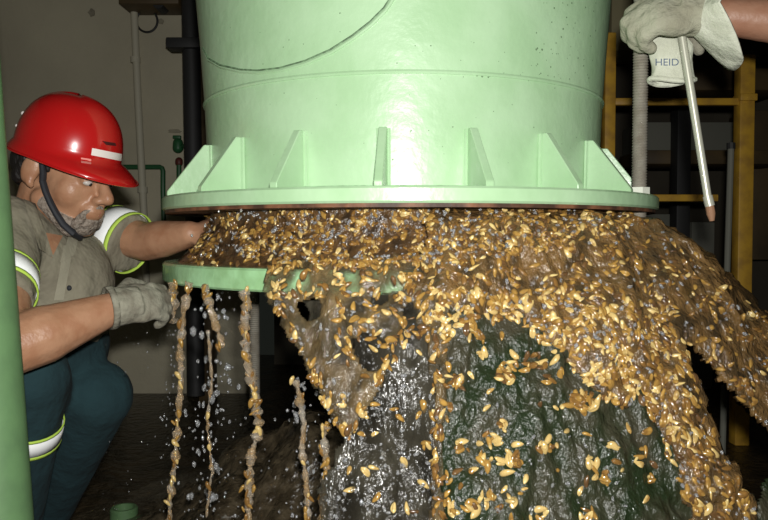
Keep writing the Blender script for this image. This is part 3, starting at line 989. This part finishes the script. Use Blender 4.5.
# ---- crouching worker
HO = P(66, 172, 1.65)
YAW, PIT = math.radians(21), math.radians(17)
fx = Vector((math.cos(YAW) * math.cos(PIT), -math.sin(YAW) * math.cos(PIT), -math.sin(PIT)))
lf = Vector((math.sin(YAW), math.cos(YAW), 0))
HR = Matrix((fx, lf, fx.cross(lf))).transposed()
HS = 1.02
def hd(x, y, z): return HO + HR @ (Vector((x, y, z)) * HS)
def he(c, r, rot=None): return ('e', hd(*c), tuple(q * HS for q in r), HR @ rot if rot is not None else HR)
def hc(a, b, r0, r1): return ('c', hd(*a), hd(*b), r0 * HS, r1 * HS)

man = empty('person', (-.75, 1.65, 0))
neckb = P(36, 246, 1.70)
shR, shL = P(2, 236, 1.57), P(82, 224, 1.90)
slR, slL = P(-4, 302, 1.42), P(132, 244, 1.83)
elR, elL = P(2, 350, 1.34), P(146, 242, 1.82)
wrR, wrL = P(116, 307, 1.47), P(190, 234, 1.74)
chest, belly, hip = P(50, 285, 1.73), P(42, 350, 1.76), P(18, 412, 1.84)
kR, kL = P(30, 378, 1.52), P(96, 396, 1.74)
aR, aL = Vector((-.86, 1.68, .10)), Vector((-.90, 1.96, .10))
fR = elR.lerp(wrR, .35)
body_p = [
    he((-.012, 0, .045), (.100, .078, .098)), he((.030, 0, -.020), (.068, .064, .092)),
    hc((0, .050, -.062), (.066, .020, -.104), .024, .022), hc((0, -.050, -.062), (.066, -.020, -.104), .024, .022),
    he((.074, 0, -.100), (.022, .026, .017)),
    he((.050, .036, -.028), (.036, .030, .040)), he((.050, -.036, -.028), (.036, .030, .040)),
    he((.086, .026, .024), (.016, .028, .011)), he((.086, -.026, .024), (.016, .028, .011)),
    hc((.096, 0, .012), (.124, 0, -.026), .0085, .0145), he((.110, .013, -.034), (.013, .009, .009)), he((.110, -.013, -.034), (.013, .009, .009)),
    he((.088, 0, -.060), (.026, .030, .026)), he((.103, 0, -.0705), (.010, .018, .006)), he((.106, 0, -.057), (.010, .020, .006)),
    he((.086, .031, .002), (.013, .015, .010)), he((.086, -.031, .002), (.013, .015, .010)),
    he((-.016, -.080, -.004), (.021, .010, .034), Matrix.Rotation(.35, 3, 'Z') @ Matrix.Rotation(.15, 3, 'Y')),
    he((-.016, .080, -.004), (.021, .010, .034), Matrix.Rotation(-.35, 3, 'Z')),
    hc((-.010, -.083, -.030), (-.008, -.078, -.036), .008, .008),
    ('c', hd(-.035, 0, -.03), neckb, .060, .068), ('c', hd(.0, 0, -.07), neckb + Vector((.03, -.02, .0)), .05, .055),
    ('c', neckb, chest, .07, .11), ('c', chest, belly, .11, .11), ('c', belly, hip, .11, .11),
    ('c', shR, shL, .06, .06), ('c', neckb, shR, .06, .06),
    ('c', shR, elR, .055, .050), ('c', elR, fR, .053, .055), ('c', fR, wrR, .054, .031),
    ('c', shL, elL, .055, .047), ('c', elL, elL.lerp(wrL, .4), .047, .045), ('c', elL.lerp(wrL, .4), wrL, .045, .031),
    ('c', hip, kR, .06, .05), ('c', kR, aR, .05, .04), ('c', hip, kL, .06, .05), ('c', kL, aL, .05, .04),
]
body_p += hand_prims(wrL, rot_from((1, -.25, .02), (0, -.75, .65)), (.55, .5, .55, .6), 1.0, 1.05, 1)
bodyo = link('body', blob(body_p, .0042, 7), M['skin'], man)
# face details
def fpart(nm, prims, m, vox=.0025, sm=2):
    return link(nm, blob(prims, vox, sm), m, man)
fpart('lips', [hc((.103, .015, -.0655), (.109, 0, -.0650), .0032, .0045), hc((.103, -.015, -.0655), (.109, 0, -.0650), .0032, .0045),
               hc((.104, .014, -.0590), (.111, 0, -.0585), .003, .004), hc((.104, -.014, -.0590), (.111, 0, -.0585), .003, .004)], M['lip'], .0014)
fpart('beard', [he((.077, 0, -.100), (.024, .029, .019)), hc((.012, .052, -.066), (.064, .022, -.103), .019, .023), hc((.012, -.052, -.066), (.064, -.022, -.103), .019, .023),
                hc((.092, .026, -.074), (.084, .029, -.092), .009, .011), hc((.092, -.026, -.074), (.084, -.029, -.092), .009, .011),
                he((.099, 0, -.080), (.010, .018, .007)), he((.092, 0, -.091), (.015, .025, .011)),
                hc((.108, .004, -.0490), (.096, .029, -.064), .0055, .005), hc((.108, -.004, -.0490), (.096, -.029, -.064), .0055, .005)], M['beard'], .003, 3)
fpart('eyebrow', [hc((.103, -.014, .021), (.092, -.044, .020), .0042, .003)], M['hair'], .0014)
fpart('eyebrow', [hc((.103, .014, .021), (.092, .044, .020), .0042, .003)], M['hair'], .0014)
for s in (-1, 1):
    ey = fpart('eye', [he((.0905, s * .031, -.0005), (.0098, .012, .0068))], M['eye'], .0014)
    link('iris', blob([he((.0985, s * .030, -.0025), (.0025, .0045, .0040))], .0008, 1), M['hair'], ey)
fpart('hair', [he((-.065, 0, .005), (.058, .078, .055)), he((-.075, 0, -.030), (.040, .062, .034)), hc((-.035, -.079, .015), (-.055, -.070, -.03), .012, .014),
               hc((.018, -.076, .030), (.022, -.072, .004), .008, .005), hc((.018, .076, .030), (.022, .072, .004), .008, .005)], M['hair'], .003, 2)
# chin strap
BT = tree_of(bodyo)
pts = []
for (x, y) in [(38, 162), (39, 170), (41, 180), (44, 191), (48, 203), (53, 213), (60, 223), (68, 230), (77, 234)]:
    l, n, i, d = BT.ray_cast(CAM, ray(x + 4, y + 1).normalized())
    if l is not None:
        if n.dot(l - CAM) > 0: n = -n
        pts.append(l + n * .005)
bm = bmesh.new(); tube(bm, pts, .009, 10, True, .8); part('chin_strap', bm, M['strap'], man)
pts = [hd(.010, .094, .050), hd(.012, .088, -.01), hd(.022, .080, -.062), hd(.042, .062, -.098), hd(.064, .034, -.120), hd(.070, 0, -.122)]
bm = bmesh.new(); tube(bm, pts, .0075, 10, True, .45); part('chin_strap', bm, M['strap'], man)

# helmet: rests on the head, can be taken off
hel = empty('hard_hat', HO + HR @ Vector((0, 0, .05)))
bm = bmesh.new()
NA = 72
def hrow(fr):
    return [bm.verts.new(hd(*fr(2 * PI * k / NA))) for k in range(NA)]
rows = []
A_, B_, H_ = .114, .104, .120
for e in np.linspace(0, 1, 15):
    el = e * PI / 2 * .985
    cr, sz = math.cos(el) ** .78, math.sin(el) ** .95
    rows.append(hrow(lambda a: (-.006 + A_ * cr * math.cos(a), B_ * cr * math.sin(a), .046 + H_ * sz + .004 * sz * max(0, math.cos(a * 2)))))
def brim(q):
    def f(a):
        fr = max(0, math.cos(a)) ** 1.6
        bk = max(0, -math.cos(a)) ** 2
        out = q * (.010 + .046 * fr + .006 * bk)
        ca, sa = math.cos(a), math.sin(a)
        return (-.006 + (A_ + out) * ca, (B_ + out * .8) * sa, .046 - .016 * q - .010 * q * q * fr - .006 * q * q)
    return f
rows = [hrow(brim(q)) for q in (1.0, .7, .35)] + rows
for a, b in zip(rows, rows[1:]):
    for k in range(NA): bm.faces.new((a[k], a[(k + 1) % NA], b[(k + 1) % NA], b[k]))
bm.faces.new(rows[-1])
hm_ = mesh_bm(bm, 'dome')
ho = link('dome', hm_, M['helmet'], hel)
HT = tree_of(ho)
md = ho.modifiers.new('t', 'SOLIDIFY'); md.thickness = .003; md.offset = -1
bm = bmesh.new(); tube(bm, [hd(*brim(1.0)(2 * PI * k / NA)) for k in range(NA + 1)], .0024, 6, False); part('rim', bm, M['helmet'], hel)
part('sticker', patch_on(HT, quad([(92, 148), (121.5, 154), (121, 161), (91, 155)]), 8, 3, .0012), M['sticker'], hel)
part('slot', patch_on(HT, quad([(102, 141), (115, 143), (116, 146), (106, 145)]), 6, 2, .001), M['slot'], hel)
for y in (157.5, 161): part('faded_print', patch_on(HT, quad([(81, y), (91, y + 1.5), (91, y + 3.6), (81, y + 2.1)]), 5, 2, .001), M['pink'], hel)
for (az, z, r) in [(3.75, .098, .005), (3.80, .070, .0035), (3.72, .058, .0035)]:  # white dots on the rear stand for sparks of reflected light
    bm = bmesh.new(); ellipsoid(bm, hd(-.006 + A_ * (.925 if z > .09 else .985) * math.cos(az), B_ * (.925 if z > .09 else .985) * math.sin(az), z), (r, r, r)); part('glint_dot', bm, M['sticker'], hel)
tag(hel, 'glossy red hard hat with white sticker on the crouching worker', 'hard hat')

# shirt
shp = [('c', shR, neckb, .088, .085), ('c', neckb, shL, .085, .080), ('c', neckb, chest, .10, .145), ('c', chest, P(42, 325, 1.75), .145, .148),
       ('c', shR, chest, .09, .13), ('c', shL, chest, .078, .10), ('c', neckb + Vector((-.05, .05, -.02)), P(38, 325, 1.77), .10, .14),
       ('t', [shR, slR], [.080, .068]), ('t', [shL, slL], [.078, .073])]
shirt = link('shirt', blob(shp, .007, 7), M['shirt'], man)
STt = tree_of(shirt)
bm = patch_on(STt, quad([(62, 246), (72, 244), (63, 300), (54, 300)]), 4, 12, .004); part('placket', bm, M['shirt_light'], man)
def flap(pp, w):
    out = []
    for (x, y) in pp:
        l, n, i, d = STt.ray_cast(CAM, ray(x, y).normalized())
        if l is not None: out.append(l)
    return out
part('collar', patch_on(STt, quad([(20, 196), (31, 200), (52, 258), (36, 250)]), 5, 10, .007), M['shirt'], man)
part('collar', patch_on(STt, quad([(66, 238), (78, 236), (72, 256), (58, 262)]), 4, 6, .006), M['shirt_light'], man)
# open neck
part('neck_opening', patch_on(STt, lambda u, v: (40 + 22 * u * (1 - v) + 11 * v, 232 + 26 * v + 4 * u * (1 - v)), 6, 8, .002), M['skin'], man)
bm = bmesh.new(); l = flap([(69, 288)], 1)
if l: ellipsoid(bm, l[0], (.006, .004, .006)); part('button', bm, M['strap'], man)

def band(a, b, r0, r1, nm='reflective_band'):
    d = (b - a)
    bm = bmesh.new(); tube(bm, [a, a + d * .5, b], [r0, (r0 + r1) / 2, r1], 32, False)
    o = part(nm, bm, M['hivis_w'], man)
    o.modifiers.new('s', 'SOLIDIFY').thickness = .003
    for (q0, q1, r) in [(-.16, .02, r0), (.98, 1.22, r1)]:
        bm = bmesh.new(); tube(bm, [a + d * q0, a + d * q1], r, 32, False)
        e = part('lime_edge', bm, M['hivis_y'], o); e.modifiers.new('s', 'SOLIDIFY').thickness = .003
band(shR.lerp(slR, .66), shR.lerp(slR, .86), .0755, .0735)
band(shL.lerp(slL, .62), shL.lerp(slL, .92), .079, .078)
# trousers
trp = [('c', hip, kR, .125, .080), ('c', kR, aR, .078, .060), ('c', hip + Vector((.05, .05, 0)), kL, .125, .085), ('c', kL, aL, .082, .062), ('c', hip, P(42, 345, 1.76), .165, .153)]
link('trousers', blob(trp, .008, 7), M['teal'], man)
band(kR.lerp(aR, .21), kR.lerp(aR, .28), .078, .077, 'trouser_band')
for a in (aR, aL):
    link('boot', blob([('c', a + Vector((-.03, 0, -.02)), a + Vector((0, 0, .06)), .05, .055), ('c', a + Vector((-.03, 0, -.055)), a + Vector((.17, -.03, -.062)), .044, .038)], .006, 3), M['strap'], man)
# glove on the near hand
GRm = rot_from((.80, .58, .10), (.35, -.75, .55))
gp = hand_prims(wrR + Vector((-.005, 0, 0)), GRm, (.75, .8, .85, .9), 1.0, 1.25, 1, .4) + [('t', [wrR - GRm.col[0] * .012, wrR + GRm.col[0] * .045], [.040, .036])]
link('glove', blob(gp, .0035, 3), M['glove'], man)
bm = bmesh.new(); tube(bm, [wrR - GRm.col[0] * .016, wrR - GRm.col[0] * .004], [.043, .043], 20, False)
o = part('glove_cuff', bm, M['glove'], man); o.modifiers.new('s', 'SOLIDIFY').thickness = .005
tag(man, 'crouching worker in khaki shirt reaching one bare arm into the flange gap', 'person')

# ---- second worker: only the gloved hand and forearm reach into the photograph
man2 = empty('person', (1.45, 1.50, 0))
w2 = P(702, 14, 1.50); e2 = P(868, 30, 1.45); s2 = Vector((1.30, 1.45, 1.46))
b2 = [('c', w2, w2.lerp(e2, .6), .033, .047), ('c', w2.lerp(e2, .6), e2, .047, .045), ('c', e2, s2, .046, .058),
      ('c', s2, Vector((1.62, 1.50, 1.46)), .07, .08), ('c', Vector((1.45, 1.5, 1.42)), Vector((1.45, 1.52, .95)), .13, .13),
      ('c', Vector((1.45, 1.5, 1.45)), Vector((1.44, 1.48, 1.60)), .055, .055),
      ('e', Vector((1.43, 1.47, 1.68)), (.095, .078, .115)), ('e', Vector((1.335, 1.46, 1.665)), (.022, .014, .02)), ('e', Vector((1.36, 1.46, 1.60)), (.035, .035, .03)),
      ('e', Vector((1.44, 1.39, 1.675)), (.02, .01, .032)), ('e', Vector((1.44, 1.55, 1.675)), (.02, .01, .032)),
      ('c', Vector((1.45, 1.42, .95)), Vector((1.45, 1.40, .12)), .08, .05), ('c', Vector((1.45, 1.60, .95)), Vector((1.48, 1.62, .12)), .08, .05),
      ('c', Vector((1.62, 1.5, 1.46)), Vector((1.78, 1.48, 1.20)), .058, .046), ('c', Vector((1.78, 1.48, 1.20)), Vector((1.70, 1.40, .96)), .045, .032)]
b2 += hand_prims(Vector((1.70, 1.40, .96)), rot_from((-.2, -.1, -1), (.9, 0, -.2)), (.3, .35, .35, .4))
link('body', blob(b2, .006, 5), M['skin2'], man2)
link('shirt', blob([('c', s2 + Vector((.0, 0, 0)), Vector((1.62, 1.5, 1.46)), .09, .09), ('c', Vector((1.45, 1.5, 1.38)), Vector((1.45, 1.52, .98)), .165, .16),
                    ('t', [s2, s2.lerp(e2, .62)], [.085, .068]), ('t', [Vector((1.62, 1.5, 1.46)), Vector((1.74, 1.48, 1.27))], [.085, .07])], .008, 6), M['shirt'], man2)
link('trousers', blob([('c', Vector((1.45, 1.51, 1.0)), Vector((1.45, 1.51, .9)), .165, .165), ('c', Vector((1.45, 1.42, .92)), Vector((1.45, 1.40, .12)), .11, .075),
                       ('c', Vector((1.45, 1.60, .92)), Vector((1.48, 1.62, .12)), .11, .075)], .009, 6), M['teal'], man2)
for c_ in (Vector((1.45, 1.40, 0)), Vector((1.48, 1.62, 0))):
    link('boot', blob([('c', c_ + Vector((.03, 0, .05)), c_ + Vector((0, 0, .13)), .05, .055), ('c', c_ + Vector((.03, 0, .045)), c_ + Vector((-.17, -.0, .040)), .044, .038)], .006, 3), M['strap'], man2)
link('hair', blob([('e', Vector((1.455, 1.47, 1.715)), (.095, .083, .10))], .006, 3), M['hair'], man2)
# gloved fist round the pale rod
G2 = rot_from((-1, .10, .02), (-.05, -.80, .62))
gp2 = hand_prims(w2 + Vector((.0, 0, 0)), G2, (.95, 1.0, 1.0, 1.05), 1.18, 1.55, -1, .6) + [('t', [w2 - G2.col[0] * .02, w2 + G2.col[0] * .05], [.045, .043])]
gl2 = link('glove', blob(gp2, .0042, 4), M['glove_w'], man2)
# loose flared cuff
bm = bmesh.new()
ax = (e2 - w2).normalized(); s_, t__ = frame_of(ax)
rings = []
for i in range(11):
    u = i / 10
    ring = []
    for k in range(40):
        a = 2 * PI * k / 40
        dn = max(0, math.cos(a - 1.57 * 0))
        r = .042 + .030 * u ** 1.3 + .010 * u * math.sin(a * 3 + 1) + .006 * u * math.sin(a * 5 + u * 3)
        dvec = s_ * math.cos(a) + t__ * math.sin(a)
        sag = Vector((0, 0, -1)) * .030 * u * u * max(0, -dvec.z) ** 2
        ring.append(bm.verts.new(w2 - ax * .01 + ax * (.022 * u + .075 * u * u * max(0, -dvec.z) + .02 * u * max(0, dvec.z)) + dvec * r + sag))
    rings.append(ring)
for a, b in zip(rings, rings[1:]):
    for k in range(40): bm.faces.new((a[k], a[(k + 1) % 40], b[(k + 1) % 40], b[k]))
o = part('glove_cuff', bm, M['cloth_w'], man2); o.modifiers.new('s', 'SOLIDIFY').thickness = .0035
tag(man2, 'worker whose bare forearm and cream gloved fist grip a rod', 'person')

# pale rod held in the fist
t = empty('pale_rod', P(712, 221, 1.525))
bm = bmesh.new(); tube(bm, [P(674, -6, 1.525), P(681, 30, 1.525), P(709, 205, 1.525)], [.0085, .0085, .0078], 14); part('shaft', bm, M['palesteel'], t)
bm = bmesh.new(); tube(bm, [P(707.5, 196, 1.525), P(710, 206, 1.525)], .0098, 14); part('collar', bm, M['palesteel'], t)
bm = bmesh.new(); tube(bm, [P(709.5, 205, 1.525), P(711, 214, 1.525), P(712, 221, 1.525)], [.0085, .0088, .005], 10); part('rusty_tip', bm, M['rustend'], t)
tag(t, 'slim pale metal rod with rusty tip held slanting in the gloved fist', 'rod')

# spare white glove hanging from the fist, cuff down
t = empty('spare_glove', P(672, 84, 1.53))
DG = 1.58
wid = [(30, 674, 14), (36, 672, 20), (42, 670, 22), (50, 671, 22.5), (60, 672, 21), (68, 672.5, 20), (74, 672.5, 20.5), (79, 672, 22), (83, 672, 21.5)]
bm = bmesh.new(); rings = []
for (y, xc, hw) in wid:
    c_ = P(xc, y, DG); r = hw / F * DG
    rings.append([bm.verts.new(c_ + Vector((math.cos(a) * r * (1 + .05 * math.sin(5 * a + y * .1)), math.sin(a) * r * .48 * (1 + .08 * math.sin(4 * a + y * .2)), .004 * math.sin(a * 2 + 1)))) for a in [2 * PI * k / 40 for k in range(40)]])
for a, b in zip(rings, rings[1:]):
    for k in range(40): bm.faces.new((a[k], a[(k + 1) % 40], b[(k + 1) % 40], b[k]))
bm.faces.new(rings[0])
so = part('cuff', bm, M['cloth_w'], t); 
so.modifiers.new('s', 'SOLIDIFY').thickness = .003
ST2 = tree_of(so)
bm = bmesh.new(); c_ = P(672, 81, DG)
tube(bm, [c_ + Vector((math.cos(a) * 22.5 / F * DG, math.sin(a) * 11 / F * DG, .004 * math.sin(a * 2 + 1))) for a in [2 * PI * k / 40 for k in range(41)]], .0055, 8, False)
part('hem', bm, M['cloth_w'], t)
link('thumb', blob([('c', P(686, 36, DG), P(697, 44, DG), .018, .015), ('c', P(697, 44, DG), P(699, 50, DG), .015, .012)], .003, 3), M['glove'], t)
cu = bpy.data.curves.new('txt', 'FONT'); cu.body = 'HEID'; cu.size = 1.0; cu.align_x = 'CENTER'
to = bpy.data.objects.new('txt', cu); C.objects.link(to)
dg = bpy.context.evaluated_depsgraph_get()
tm = bpy.data.meshes.new_from_object(to.evaluated_get(dg)); bpy.data.objects.remove(to)
bm = bmesh.new(); bm.from_mesh(tm)
bmesh.ops.subdivide_edges(bm, edges=list(bm.edges), cuts=1)
for v in bm.verts:
    l, n, i, d = ST2.ray_cast(CAM, ray(667 + v.co.x * 11.0, 65.5 - v.co.y * 10).normalized())
    if l is not None: v.co = l - (l - CAM).normalized() * .002
for v in list(bm.verts):
    if (v.co - CAM).length > 2.5 or (v.co - P(667, 62, DG)).length > .1: bm.verts.remove(v)
part('printed_letters', bm, M['ink'], t, False)
tag(t, 'white cotton glove with blue letters hanging cuff down from the fist', 'glove')
